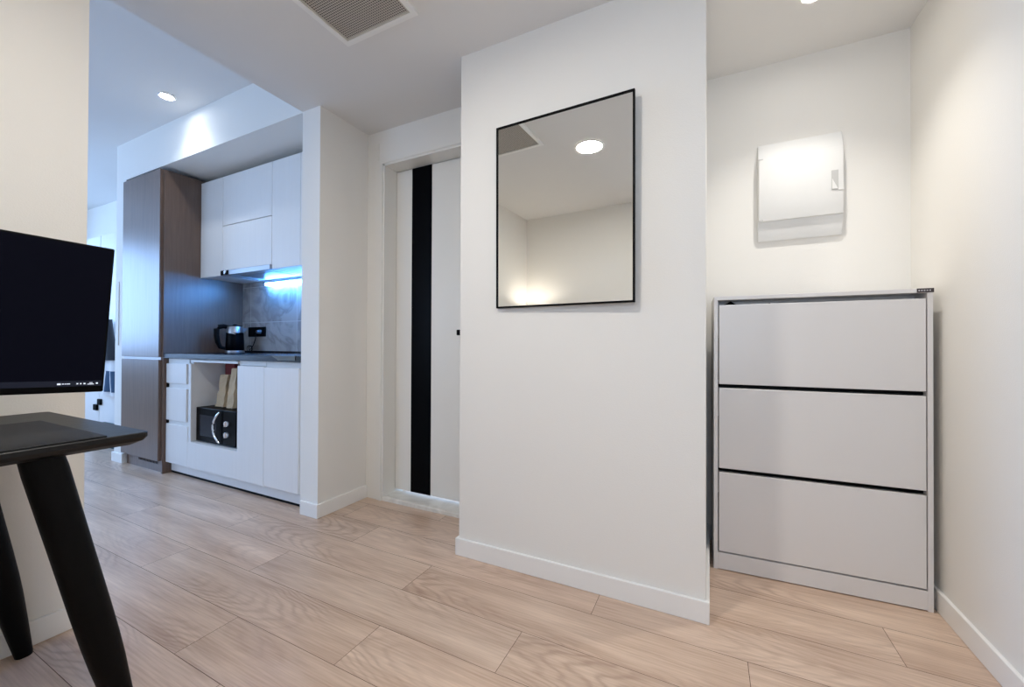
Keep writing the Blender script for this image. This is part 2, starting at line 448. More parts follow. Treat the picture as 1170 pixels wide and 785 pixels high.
# ---------------------------------------------------------------- shoe cabinet
SW, SD, SH = .713, .215, 1.178
sh = thing('shoe_cabinet', 'tall light grey shoe cabinet with three tilting fronts in the niche', 'shoe cabinet', (.020, 1.952, 0), math.radians(2.3))
t_ = .016
def sp(x0): return box(x0, x0 + t_, 0, SD, 0, SH - t_, .001, 1)
obj('side_panel', sp(0), shoe_m, sh, True); obj('side_panel', sp(SW - t_), shoe_m, sh, True)
obj('top_panel', box(0, SW, -.002, SD, SH - t_, SH, .001, 1), shoe_m, sh, True)
obj('back_panel', box(t_, SW - t_, SD - .006, SD, 0, SH - t_), shoe_m, sh, True)
obj('slot_light_board', box(t_, SW - t_, .088, .096, 1.05, SH - t_), shoe_m, sh, True)  # added pale board, makes the slot under the top read as lit grey
obj('plinth', box(t_, SW - t_, .0, .016, .004, .074, .001, 1), shoe_m, sh, True)
for za, zb in ((.785, .797), (.42, .432), (.06, .074)): obj('gap_shade_divider', box(t_, SW - t_, .03, SD - .006, za, zb), black_m, sh, True)  # coloured black to put shade into the gaps between the fronts
for z0, z1 in ((.800, 1.141), (.438, .783), (.081, .420)):
    fl = obj('tilting_front', box(t_ + .004, SW - t_ - .004, -.001, .016, z0, z1, .0012, 1), shoe_m, sh, True)
    obj('pocket', box(t_ + .006, SW - t_ - .006, .03, .16, z0 + .01, z0 + .20), black_m, fl, True)
tg = obj('corner_tag', box(SW - .046, SW + .001, -.0035, -.0005, SH - t_ + .0005, SH - .0005), tag_m, sh, True); tg['label'] = 'small dark maker tag on the top corner'
for i in range(5):
    obj('mark', box(SW - .042 + i * .0075, SW - .038 + i * .0075, -.0042, -.0032, SH - t_ + .006, SH - t_ + .010), paper_mark, tg, True)
# shoes whose tops show through the slot under the top panel: built in cabinet space, standing in the upper pocket
def shoe(cx, label, h, w):
    L = [(-.5, .55), (-.42, .9), (-.2, 1.0), (.05, .85), (.25, .6), (.42, .45), (.5, .2)]
    bm = bm_new(); rings = []
    for px, hh in L:
        ww = w * (1 - .5 * abs(px) ** 3 * 4)
        rings.append([bm.verts.new((px * .13 , ww * .5 * math.cos(a), max(0, hh * h * math.sin(a)))) for a in [PI * k / 10 for k in range(11)]])
    for a, c in zip(rings, rings[1:]):
        for i in range(10): bm.faces.new((a[i], a[i + 1], c[i + 1], c[i]))
    for r_ in (rings[0], rings[-1]): bm.faces.new(r_)
    for a, c in zip(rings, rings[1:]): bm.faces.new((a[0], c[0], c[10], a[10]))
    bmesh.ops.recalc_face_normals(bm, faces=bm.faces[:])
    M = Matrix.Translation((.020, 1.952, 0)) @ Matrix.Rotation(math.radians(2.3), 4, 'Z') @ Matrix.Translation((cx, .052, 1.0101))
    for v in bm.verts: v.co = M @ v.co
    o = obj('shoe', bm, black_m, smooth=True)
    tag(o, label, 'shoe', 'shoes in the top compartment')
shoe(.095, 'black shoe peeking over the top front of the shoe cabinet at its left end', .1505, .058)
shoe(.24, 'low black shoe barely showing in the top slot, right of the taller one', .139, .058)

# ---------------------------------------------------------------- ceiling vent
VX0, VX1, VY0, VY1 = -1.447, -1.052, .59, 1.272
vt = thing('ceiling_vent', 'square beige perforated air vent in a white frame in the ceiling', 'vent', ((VX0 + VX1) / 2, (VY0 + VY1) / 2, ZC))
def hframe(x0, x1, y0, y1, w, z0, z1):
    bm = frame_rect(bm_new(), x0, x1, y0, y1, w, z0, z1)
    for v in bm.verts: v.co = Vector((v.co.x, v.co.z, v.co.y))
    bmesh.ops.recalc_face_normals(bm, faces=bm.faces[:]); return bm
obj('frame', hframe(VX0, VX1, VY0, VY1, .022, ZC - .010, ZC), trim_m, vt)
obj('inner_frame', hframe(VX0 + .021, VX1 - .021, VY0 + .021, VY1 - .021, .008, ZC - .007, ZC), strip_beige, vt)
obj('grille', box(VX0 + .026, VX1 - .026, VY0 + .026, VY1 - .026, ZC - .004, ZC - .001), grille_m, vt)

# ---------------------------------------------------------------- lights
def downlight(name, label, x, y, zc, r, em, rim=.012):
    t = thing(name, label, 'ceiling light', (x, y, zc), 0)
    ring = bm_new()
    add_lathe(ring, [(r, zc - .001), (r + rim, zc - .001), (r + rim, zc - .006), (r + rim * .5, zc - .009), (r, zc - .006)], x, y, 40)
    bmesh.ops.delete(ring, geom=[f for f in ring.faces if len(f.verts) > 4], context='FACES_ONLY')
    obj('trim_ring', ring, trim_m, t, smooth=True)
    obj('diffuser', add_lathe(bm_new(), [(r, zc - .001), (r * .999, zc - .005), (r * .6, zc - .0065), (.002, zc - .007)], x, y, 40), em, t, smooth=True)
    return t
hall_em = emit('hall_lamp_glow', (1, .962, .90), 175)
niche_em = emit('niche_lamp_glow', (1, .97, .92), 60)
kit_em = emit('kitchen_lamp_glow', (.88, .94, 1), 60)
downlight('ceiling_light', 'round bright ceiling light seen in the mirror', -.80, .40, ZC, .085, hall_em)
downlight('downlight', 'small recessed downlight in the ceiling over the shoe cabinet', .355, 1.855, ZC, .032, niche_em)
downlight('downlight', 'small recessed downlight in the kitchen ceiling beside the bulkhead', -3.22, 1.357, ZK, .036, kit_em)
def lamp(kind, name, loc, energy, color, target=None, **kw):
    l = bpy.data.lights.new(name, kind); l.energy = energy; l.color = color
    for k, v in kw.items(): setattr(l, k, v)
    o = bpy.data.objects.new(name, l); C.objects.link(o); o.location = loc
    if target is not None:
        o.rotation_euler = (Vector(target) - Vector(loc)).to_track_quat('-Z', 'Y').to_euler()
    return o
lamp('SPOT', 'niche_spot', (.355, 1.855, ZC - .012), 25, (1, .975, .93), (.355, 1.855, 0), spot_size=math.radians(104), spot_blend=1.0, shadow_soft_size=.02)
lamp('SPOT', 'kitchen_spot', (-3.22, 1.357, ZK - .012), 9, (.86, .93, 1), (-3.22, 1.357, 0), spot_size=math.radians(124), spot_blend=.75, shadow_soft_size=.03)
DAY = (.30, .54, 1.0)
lamp('AREA', 'daylight_kitchen', (-7.32, (WY0 + WY1) / 2, (WZ0 + WZ1) / 2), 88, DAY, (0, (WY0 + WY1) / 2, (WZ0 + WZ1) / 2), shape='RECTANGLE', size=WY1 - WY0, size_y=WZ1 - WZ0)
lamp('AREA', 'fill_light_rear', ((RX0 + RX1) / 2, -3.35, (RZ0 + RZ1) / 2), 32, (.42, .62, 1.0), ((RX0 + RX1) / 2, 3, (RZ0 + RZ1) / 2), shape='RECTANGLE', size=RX1 - RX0, size_y=RZ1 - RZ0)  # added fill light from the rear, brightens the kitchen fronts
lamp('AREA', 'daylight_hall', ((HX0 + HX1) / 2, BY - .25, (HZ0 + HZ1) / 2), 11, (.62, .78, 1), ((HX0 + HX1) / 2, 3, (HZ0 + HZ1) / 2), shape='RECTANGLE', size=HX1 - HX0, size_y=HZ1 - HZ0)
w = bpy.data.worlds.new('sky'); sc.world = w; w.use_nodes = True
w.node_tree.nodes['Background'].inputs['Color'].default_value = (.5, .7, 1, 1)
w.node_tree.nodes['Background'].inputs['Strength'].default_value = 1.5

# ---------------------------------------------------------------- desk
DKX0, DKX1, DKY0, DKY1, DZ = -1.925, -1.264, -.84, .505, .742
dk = thing('desk', 'black wooden desk with tapered round legs against the left wall', 'desk', ((DKX0 + DKX1) / 2, (DKY0 + DKY1) / 2, 0))
tp = bm_new()
def ring_pts(ins, r):
    x0, x1, y0, y1 = DKX0 + ins, DKX1 - ins, DKY0 + ins, DKY1 - ins
    out = []
    for cx, cy, a0 in ((x1 - r, y1 - r, 0), (x0 + r, y1 - r, 90), (x0 + r, y0 + r, 180), (x1 - r, y0 + r, 270)):
        for k in range(5):
            a = math.radians(a0 + 90 * k / 4); out.append((cx + r * math.cos(a), cy + r * math.sin(a)))
    return out
rings = [[tp.verts.new((*p, z)) for p in ring_pts(i, .014)] for i, z in ((.022, DZ - .030), (.006, DZ - .021), (0, DZ - .012), (0, DZ - .002), (.002, DZ))]
for a, c in zip(rings, rings[1:]):
    n = len(a)
    for i in range(n): tp.faces.new((a[i], a[(i + 1) % n], c[(i + 1) % n], c[i]))
tp.faces.new(rings[0][::-1]); tp.faces.new(rings[-1])
bmesh.ops.recalc_face_normals(tp, faces=tp.faces[:])
obj('tabletop', tp, plain('black_wood_top', (18, 18, 19), .42, spec=.3, bump=.3, bscale=60, vary=.2, vscale=(60, 5, 60)), dk)
def leg(tx, ty, fx, fy):
    bm = bm_new(); pts = []; rad = []
    for z, r in ((0, .0175), (.006, .019), (.10, .0255), (.20, .0315), (.26, .0335), (.34, .0345), (.50, .035), (.68, .036), (.713, .036)):
        s = z / .713; pts.append((fx + (tx - fx) * s, fy + (ty - fy) * s, z)); rad.append(r)
    add_tube(bm, pts, rad, 20)
    lo = min(v.co.z for v in bm.verts)
    for v in bm.verts:                       # feet cut level with the floor
        if v.co.z < .004: v.co.z = 0.0
        if v.co.z > .70: v.co.z = .7125
    obj('leg', bm, deskm, dk, smooth=True)
leg(-1.318, .335, -1.283, .480); leg(-1.860, .320, -1.896, .452)
leg(-1.318, -.67, -1.283, -.815); leg(-1.860, -.67, -1.896, -.80)
mt_ = box(-1.690, -1.272, -.45, .428, DZ, DZ + .0035, .001, 1)
tag(obj('desk_mat', mt_, matm), 'flat dark grey desk mat lying on the black desk', 'desk mat')

# ---------------------------------------------------------------- monitor
A, Tt, R = -.118315, -.06829973, .03877733
nrm = Vector((math.cos(A) * math.cos(Tt), math.sin(A) * math.cos(Tt), math.sin(Tt)))
rt0 = Vector((-math.sin(A), math.cos(A), 0)); up0 = nrm.cross(rt0)
rt = rt0 * math.cos(R) - up0 * math.sin(R); up = up0 * math.cos(R) + rt0 * math.sin(R)
TR = Vector((-1.38126, .47562, 1.20680)); MW, MH = .612, .37
mo = thing('monitor', 'black flat-panel computer monitor standing on the desk by the left wall', 'monitor', (-1.55, .16, DZ))
def mon(bm):       # monitor space: x along the screen from its right edge (negative = left), y out of the screen, z up from its top
    for v in bm.verts: v.co = TR + rt * v.co.x + nrm * v.co.y + up * v.co.z
    bmesh.ops.recalc_face_normals(bm, faces=bm.faces[:])
    return bm
cb = bm_new(); add_box(cb, -MW, 0, -.012, 0, -MH, 0, .003); add_box(cb, -MW + .1, -.1, -.05, -.011, -MH + .06, -.06, .015)
obj('casing', mon(cb), black_m, mo)
pn = obj('screen', mon(box(-MW + .005, -.005, -.001, .0012, -MH + .016, -.005)), screen_m, mo)
bar = obj('taskbar', mon(box(-MW + .005, -.005, .0012, .0014, -MH + .016, -MH + .030)), plain('taskbar_dark', (14, 17, 28), .5, spec=.15, emis=(.006, .007, .012), estr=1), pn)
def mark(q): obj('taskbar_mark', mon(q), icon_m, pn)
zc = -MH + .0225
def mk(x0, x1, dz0, dz1):
    mark(box(x0, x1, .0014, .0018, zc + dz0, zc + dz1))
mk(-.0815, -.0755, -.0022, .0018)
for i, wd in enumerate((.0035, .0022, .006)): mk(-.0735 + (0, .0046, .0076)[i], -.0735 + (0, .0046, .0076)[i] + wd, -.0010, .0010)
for x0, x1 in ((-.049, -.046), (-.043, -.0405), (-.037, -.0335)): mk(x0, x1, -.0016, .0016)
mk(-.027, -.021, .0012, .0026); mk(-.030, -.0185, -.0024, -.0008)
mk(-.0150, -.0115, -.0014, .0022)
stand = bm_new(); add_box(stand, -1.60, -1.56, .14, .20, DZ + .012, 1.06, .008)
add_box(stand, -1.60, -1.46, .14, .20, 1.00, 1.06, .008)
obj('stand_neck', stand, black_m, mo)
obj('stand_base', box(-1.68, -1.46, .05, .29, DZ + .0035, DZ + .016, .005), black_m, mo)

# ---------------------------------------------------------------- desk lamp (its glow shows in the mirror)
dl = thing('table_lamp', 'small desk lamp glowing in the far corner, seen in the mirror', 'lamp', (-1.80, -.70, DZ))
lb = add_lathe(bm_new(), [(.07, DZ), (.07, DZ + .010), (.012, DZ + .022), (.008, DZ + .05), (.008, DZ + .52), (.010, DZ + .525)], -1.80, -.70, 28)
obj('stem', lb, brass_m, dl, smooth=True)
shd = add_lathe(bm_new(), [(.035, DZ + .505), (.075, DZ + .60), (.073, DZ + .60), (.033, DZ + .508)], -1.80, -.70, 32)
bmesh.ops.delete(shd, geom=[f for f in shd.faces if len(f.verts) > 4], context='FACES_ONLY')
obj('lamp_shade', shd, brass_m, dl, smooth=True)
bl = bm_new(); bmesh.ops.create_icosphere(bl, subdivisions=3, radius=.026, matrix=Matrix.Translation((-1.80, -.70, DZ + .575)))
obj('bulb', bl, emit('desk_lamp_glow', (1, .90, .80), 120), dl, smooth=True)

# ---------------------------------------------------------------- tall fridge cabinet
tw = thing('tall_cabinet', 'tall brown wood fridge cabinet left of the kitchen counter', 'cabinet', (-3.94, 1.80, 0))
TX0, TX1 = -4.243, -3.640
obj('side_panel', box(TX1 - .020, TX1, 1.527, 2.10, 0, 2.268, .001, 1), tower_m, tw)
obj('side_panel', box(TX0, TX0 + .018, 1.545, 2.10, 0, 2.268), tower_m, tw)
obj('carcass', box(TX0 + .018, TX1 - .020, 1.560, 2.09, .09, 2.262), tower_m, tw)
for z0, z1 in ((.094, .848), (.868, 2.272)):
    dd = obj('door', box(TX0 - .004, TX1 - .021, 1.508, 1.530, z0, z1, .0015, 1), tower_m, tw)
obj('door_rail', box(TX0 + .004, TX1 - .021, 1.522, 1.56, .846, .870), plain('rail_aluminium', (176, 172, 172), .35, metal=.6), tw)
pg = obj('plinth', box(TX0 + .02, TX1 - .020, 1.546, 1.562, 0, .090), tower_m, tw)
sl = bm_new()
for i in range(16):
    add_box(sl, TX0 + .20 + i * .019, TX0 + .209 + i * .019, 1.5445, 1.547, .055, .086)
gr_ = obj('vent_slots', sl, black_m, pg); gr_['label'] = 'dark vertical vent slots'

# ---------------------------------------------------------------- base units
YF = 1.545
def front(x0, x1, z0, z1, th=.019, bev=.0025): return box(x0, x1, YF, YF + th, z0, z1, bev)
NX0, NX1, SX, EX = -3.300, -2.743, -2.464, -2.140
dw = thing('drawer_cabinet', 'narrow white kitchen base unit with stacked drawers beside the fridge cabinet', 'cabinet', ((TX1 + NX0) / 2, 1.83, 0))
cc = bm_new(); add_box(cc, TX1 + .001, TX1 + .017, YF + .02, 2.085, .088, .855); add_box(cc, NX0 - .036, NX0 - .020, YF + .02, 2.085, .088, .855)
add_box(cc, TX1 + .017, NX0 - .036, 2.07, 2.085, .088, .855); add_box(cc, TX1 + .017, NX0 - .036, YF + .02, 2.07, .088, .104)
obj('carcass', cc, cab_side, dw)
DR1 = NX0 - .058
for z0, z1, n in ((.677, .822, 0), (.404, .642, 1), (.088, .376, 2)):
    w_ = DR1 if n < 2 else NX0 - .036
    f = obj('drawer', front(TX1 + .006, w_, z0, z1), cab_m, dw)
    obj('drawer_box', box(TX1 + .03, NX0 - .05, YF + .025, 2.03, z0 + .02, z1 - .03), cab_side, f)
    if n: obj('drawer_gap_shade', box(TX1 + .004, TX1 + .028, YF + .004, YF + .020, z1 + .004, z1 + .030), black_m, f)  # black block paints the shade in the gap above the drawer
for za, zb in ((.640, .678), (.374, .405), (.820, .857)): obj('grip_rail', box(TX1 + .018, NX0 - .036, YF + .010, YF + .022, za, zb), cab_side, dw)

ob = thing('open_cabinet', 'white kitchen base unit with an open microwave niche and wide lower panel', 'cabinet', ((NX0 + SX) / 2, 1.83, 0))
pm = bm_new(); NZ0, NZ1 = .270, .838
add_prism(pm, [(NX0 - .034, .088), (SX - .001, .088), (SX - .001, .826), (NX1, .826), (NX1, NZ0), (NX0 - .034, NZ0)], 'y', YF, YF + .019)
bmesh.ops.bevel(pm, geom=pm.edges[:], offset=.002, segments=2, affect='EDGES')
obj('front_panel', pm, cab_m, ob)
obj('frame_strip', box(NX0 - .034, NX0 - .001, YF + .003, YF + .019, NZ0, .826, .001, 1), cab_side, ob)
nb = bm_new()
add_box(nb, NX0 - .018, NX0 - .001, YF + .019, 2.085, .088, .855)                 # niche left side
add_box(nb, NX1, NX1 + .018, YF + .019, 2.085, .088, .855)                        # niche right side
add_box(nb, NX0, NX1, YF + .019, 2.085, NZ0 - .018, NZ0)                          # niche floor
add_box(nb, NX0, NX1, 2.068, 2.085, NZ0, .855)                                    # niche back
add_box(nb, NX0, NX1, YF + .002, 2.085, NZ1, .855)                                # niche top
add_box(nb, NX1 + .018, SX, 2.068, 2.085, .088, .855)
obj('niche_lining', nb, cab_side, ob)
obj('grip_rail', box(NX1 + .001, SX - .001, YF + .014, YF + .0185, .828, .857), cab_side, ob)

sk = thing('sink_cabinet', 'white kitchen base unit with one plain door next to the pillar', 'cabinet', ((SX + XS) / 2, 1.83, 0))
obj('carcass', add_box(add_box(box(SX + .001, SX + .017, YF + .021, 2.085, .088, .855), XS - .017, XS - .001, YF + .021, 2.085, .088, .855), SX + .017, XS - .017, 2.07, 2.085, .088, .855), cab_side, sk)
obj('door', box(SX + .001, EX, YF - .001, YF + .019, .090, .824, .005, 3), cab_m, sk)
obj('filler_strip', box(EX + .003, XS - .0005, YF + .012, YF + .020, .088, .855), cab_side, sk)
obj('grip_rail', box(SX + .002, XS - .003, YF + .014, YF + .0205, .822, .857), cab_side, sk)
pl = obj('kitchen_plinth', box(TX1 + .002, XS - .003, 1.583, 1.598, .016, .087, .001, 1), cab_m)
obj('plinth_gap_shade', box(TX1 + .003, XS - .004, 1.586, 1.596, 0, .0162), black_m, pl)  # black strip stands in for the shade under the plinth
tag(pl, 'long white plinth board under the kitchen base units', 'plinth')

wt = thing('worktop', 'dark glossy kitchen worktop running from the fridge cabinet to the pillar', 'worktop', (-2.87, 1.82, .86))
wb = add_prism(bm_new(), [(1.528, .862), (1.528, .892), (1.531, .896), (2.090, .896), (2.090, .858), (1.545, .858)], 'x', TX1 + .001, XS - .001)
obj('slab', wb, worktop_m, wt)
obj('upstand', box(TX1 + .001, XS - .001, 2.078, 2.0905, .896, .912), worktop_m, wt)
# folded dishcloth over the worktop edge
dcl = bm_new(); ps = [(1.58, .8965), (1.58, .8995), (1.527, .8995), (1.5235, .896), (1.5235, .870), (1.5268, .870), (1.5268, .8935), (1.531, .8965)]
add_prism(dcl, ps, 'x', -2.36, -2.15)
for v in dcl.verts:
    if v.co.x < -2.3 and v.co.z < .88: v.co.x += .06
tag(obj('dishcloth', dcl, cloth_m), 'grey cloth folded over the worktop edge near the pillar', 'cloth')

# ---------------------------------------------------------------- wall units
YU = 1.765; UZ0, UZ1 = 1.492, 2.247
ux = [XT + .001, -3.337, -2.742, -2.442, XS - .001]
ulab = ['narrow white wall cabinet beside the tall fridge cabinet', 'white wall cabinet of two stacked doors above the cooker hood', 'white wall cabinet right of the cooker hood', 'white wall cabinet half hidden behind the pillar edge']
for i in range(4):
    x0, x1 = ux[i], ux[i + 1]; z0 = 1.527 if i == 1 else UZ0
    u = thing('wall_cabinet', ulab[i], 'wall cabinet', ((x0 + x1) / 2, 1.92, z0), 0, 'white wall cabinets')
    obj('carcass', box(x0 + .001, x1 - .001, YU + .021, 2.099, z0 + .002, UZ1 - .004), cab_side, u)
    if i == 1:
        for a, c in ((z0, 1.866), (1.871, UZ1)): obj('door', box(x0 + .0015, x1 - .0015, YU, YU + .019, a, c, .0015, 1), cab_m, u)
    else: obj('door', box(x0 + .0015, x1 - .0015, YU, YU + .019, z0, UZ1, .0015, 1), cab_m, u)
wp = obj('wrapping_paper', add_box(bm_new(), -3.60, -3.36, 1.80, 2.03, UZ1 + .002, UZ1 + .018, .006), towel_m)
for v in wp.data.vertices: v.co.z += .008 * math.sin(v.co.x * 40) * math.cos(v.co.y * 33) if v.co.z > .008 else 0
tag(wp, 'crumpled white sheet lying on top of the narrow wall cabinet', 'sheet')

hd = thing('range_hood', 'slim stainless pull-out cooker hood under the wall cabinet', 'cooker hood', (-3.04, 1.92, 1.485))
obj('body', box(-3.335, -2.744, 1.785, 2.035, 1.491, 1.5285, .002, 1), plain('hood_grey', (168, 172, 178), .35), hd)
obj('fascia', box(-3.335, -2.744, 1.752, 1.786, 1.487, 1.525, .003), steel, hd)
obj('control_panel', box(-3.334, -3.235, 1.7505, 1.7525, 1.489, 1.523), black_m, hd)
kn = bm_new(); add_tube(kn, [(-3.262, 1.752, 1.506), (-3.262, 1.738, 1.506)], .014, 20); obj('knob', kn, chrome, hd, smooth=True)
obj('grease_filter', add_box(box(-3.20, -2.80, 1.82, 2.02, 1.4885, 1.4915), -3.18, -2.82, 1.84, 2.00, 1.4875, 1.489), plain('filter_metal', (150, 152, 156), .35, metal=.8), hd)

ls = thing('led_strip', 'bright blue-white light bar under the wall cabinets on the tile wall', 'light', (-2.7, 2.06, 1.478))
obj('channel', box(-3.27, -2.14, 2.048, 2.088, 1.468, 1.4945), plain('led_channel', (190, 192, 196), .4), ls)
obj('light_bar', box(-3.265, -2.145, 2.046, 2.082, 1.448, 1.4685, .003), emit('led_glow', (.09, .36, 1.0), 75), ls)

# ---------------------------------------------------------------- kettle
kx, ky, kz = -3.455, 1.925, .8962
kt = thing('electric_kettle', 'black and steel electric kettle on the worktop below the wall cabinets', 'kettle', (kx, ky, kz))
obj('base', add_lathe(bm_new(), [(.066, kz), (.068, kz + .006), (.066, kz + .018), (.06, kz + .02)], kx, ky, 40), steel, kt, smooth=True)
obj('body', add_lathe(bm_new(), [(.060, kz + .02), (.064, kz + .026), (.0635, kz + .08), (.060, kz + .16), (.058, kz + .172)], kx, ky, 40), blackglass, kt, smooth=True)
col_ = add_lathe(bm_new(), [(.0605, kz + .150), (.0590, kz + .172), (.0555, kz + .210), (.053, kz + .214)], kx, ky, 40)
fd = Vector((-.485, -.874, 0)); hdv = Vector((.485, .874, 0))
for v in col_.verts:            # collar dips towards the spout
    if v.co.z < kz + .16:
        s_ = (Vector((v.co.x - kx, v.co.y - ky, 0)).dot(hdv)) / .06
        v.co.z -= .014 * s_
obj('steel_collar', col_, steel, kt, smooth=True)
spb = bm_new(); c0 = Vector((kx, ky, 0)) + hdv * .050; c1 = Vector((kx, ky, 0)) + hdv * .082
sd = Vector((-hdv.y, hdv.x, 0)) * .022
P_ = [c0 + sd + Vector((0, 0, kz + .15)), c0 - sd + Vector((0, 0, kz + .15)), c0 - sd + Vector((0, 0, kz + .207)), c0 + sd + Vector((0, 0, kz + .207)), c1 + Vector((0, 0, kz + .200)), c1 + Vector((0, 0, kz + .192))]
V_ = [spb.verts.new(p) for p in P_]
for f in ((0, 1, 2, 3), (3, 2, 4), (0, 3, 4, 5), (1, 5, 4, 2), (0, 5, 1)): spb.faces.new([V_[i] for i in f])
bmesh.ops.recalc_face_normals(spb, faces=spb.faces[:]); obj('spout', spb, steel, kt)
obj('lid', add_lathe(bm_new(), [(.052, kz + .213), (.050, kz + .221), (.02, kz + .224), (.012, kz + .232), (.004, kz + .233)], kx, ky, 32), black_m, kt, smooth=True)
hp = []
for s, z in ((.040, .205), (.075, .214), (.105, .208), (.120, .190), (.120, .140), (.112, .085), (.095, .045), (.062, .035)):
    hp.append(Vector((kx, ky, kz + z)) + fd * s)
obj('handle', add_tube(bm_new(), hp, [.016, .018, .020, .020, .018, .017, .015, .012], 14), black_m, kt, smooth=True)

# wall sockets and the kettle's flex
so = thing('power_socket', 'black double wall socket on the grey marble tiles', 'socket', (-3.43, 2.091, 1.03))
SX0, SX1 = -3.545, -3.312
obj('plate', box(SX0, SX1, 2.080, 2.091, 1.031, 1.113, .004), blackglass, so)
for cx in (-3.487, -3.370):
    obj('outlet', add_tube(bm_new(), [(cx, 2.0805, 1.072), (cx, 2.078, 1.072)], .022, 24), black_m, so, smooth=True)
px_ = -3.370
pb = bm_new(); add_tube(pb, [(px_, 2.078, 1.072), (px_, 2.045, 1.070)], [.018, .013], 18); 
cp = [(px_, 2.046, 1.066), (px_, 2.040, 1.045), (px_ - .01, 2.045, 1.015), (px_ - .045, 2.05, .965), (px_ - .075, 2.05, .93)]
for k in range(0, 26):
    a = .6 + k * .5; cp.append((px_ - .085 + .030 * math.cos(a), 2.045 + .008 * math.sin(a * .5), .930 + .026 * math.sin(a)))
cp += [(-3.44, 2.02, .905), (-3.43, 1.985, .9015)]
fx_ = obj('power_cord', add_tube(bm_new(), cp, .0035, 8), black_m, kt, smooth=True)
obj('plug', pb, plain('plug_grey', (70, 70, 76), .4), fx_, smooth=True)

# ---------------------------------------------------------------- microwave
mwx0, mwx1, mwy, mwz = -3.296, -2.818, 1.580, NZ0
mw = thing('microwave', 'black microwave oven in the open niche of the base unit', 'microwave', ((mwx0 + mwx1) / 2, mwy + .17, mwz))
z0, z1 = mwz + .008, mwz + .245
obj('body', box(mwx0, mwx1, mwy + .02, mwy + .35, z0, z1, .004), black_m, mw)
for fx in (mwx0 + .03, mwx1 - .03):
    for fy in (mwy + .05, mwy + .31): obj('foot', add_tube(bm_new(), [(fx, fy, mwz), (fx, fy, z0 + .002)], .012, 12), black_m, mw, smooth=True)
sx_ = mwx1 - .155
do = obj('door', box(mwx0, sx_, mwy, mwy + .021, z0, z1, .003), blackglass, mw)
obj('window', box(mwx0 + .045, sx_ - .07, mwy - .001, mwy + .003, z0 + .04, z1 - .05), plain('oven_window', (14, 18, 30), .15, spec=.15), do)
hpz = []
for k in range(13):
    t = k / 12 * 2 - 1
    hpz.append((sx_ - .012 - .052 * (1 - t * t), mwy - .012 - .012 * (1 - t * t), (z0 + z1) / 2 + t * .105))
hh = obj('handle', add_tube(bm_new(), hpz, [.004] + [.0085] * 11 + [.004], 12), chrome, do, smooth=True); hh['label'] = 'curved chrome handle'
obj('control_panel', box(sx_ + .001, mwx1, mwy, mwy + .021, z0, z1, .003), blackglass, mw)
for zc_ in (.158, .083):
    k_ = bm_new(); add_lathe(k_, [(.021, 0), (.020, .012), (.018, .016), (.004, .0165)], 0, 0, 28); add_box(k_, -.004, .004, -.017, .017, .012, .022, .001, 1)
    for v in k_.verts: v.co = Vector((sx_ + .062 + v.co.x, mwy - v.co.z, mwz + zc_ + v.co.y))
    bmesh.ops.recalc_face_normals(k_, faces=k_.faces[:])
    kk = obj('knob', k_, chrome, mw, smooth=True); kk['label'] = 'silver dial'

# ---------------------------------------------------------------- bags on the microwave
def bag(name, label, cat, m, x0, x1, y0, y1, z0, h, creep):
    bm = bm_new(); rnd = random.Random(len(label)); rows = 9
    ringsb = []
    for r_ in range(rows):
        t = r_ / (rows - 1); k = 1 - .18 * math.sin(t * 2.6)
        cx, cy = (x0 + x1) / 2 + creep * t, (y0 + y1) / 2
        hw, hd_ = (x1 - x0) / 2 * k, (y1 - y0) / 2 * (1 - .72 * t)
        pts = []
        for sx, sy in ((-1, -1), (-.33, -1.05), (.33, -.92), (1, -1), (1.0, -.3), (.8, 0), (1, .3), (1, 1), (.3, 1), (-.3, 1), (-1, 1), (-1, .3), (-.8, 0), (-1, -.3)):
            pts.append(bm.verts.new((cx + sx * hw + rnd.uniform(-.004, .004), cy + sy * hd_ + rnd.uniform(-.005, .005), z0 + t * h + (rnd.uniform(-.006, .006) if 0 < r_ else 0))))
        ringsb.append(pts)
    for a, c in zip(ringsb, ringsb[1:]):
        n = len(a)
        for i in range(n): bm.faces.new((a[i], a[(i + 1) % n], c[(i + 1) % n], c[i]))
    bm.faces.new(ringsb[0][::-1]); bm.faces.new(ringsb[-1])
    bmesh.ops.recalc_face_normals(bm, faces=bm.faces[:])
    tag(obj(name, bm, m), label, cat)
zt = z1 + .001
bag('paper_bag', 'brown kraft paper bag standing left on the microwave', 'paper bag', bag_m, -3.215, -3.115, 1.66, 1.75, zt, .225, .0)
bag('paper_bag', 'taller brown paper bag at the right edge of the microwave niche', 'paper bag', bag_m, -3.055, -2.98, 1.65, 1.73, zt, .275, 0)
rp = box(-3.293, -3.175, 1.765, 1.795, zt, zt + .318, .006)
tag(obj('red_packet', rp, redbag_m), 'dark red packet standing behind the left paper bag on the microwave', 'packet')

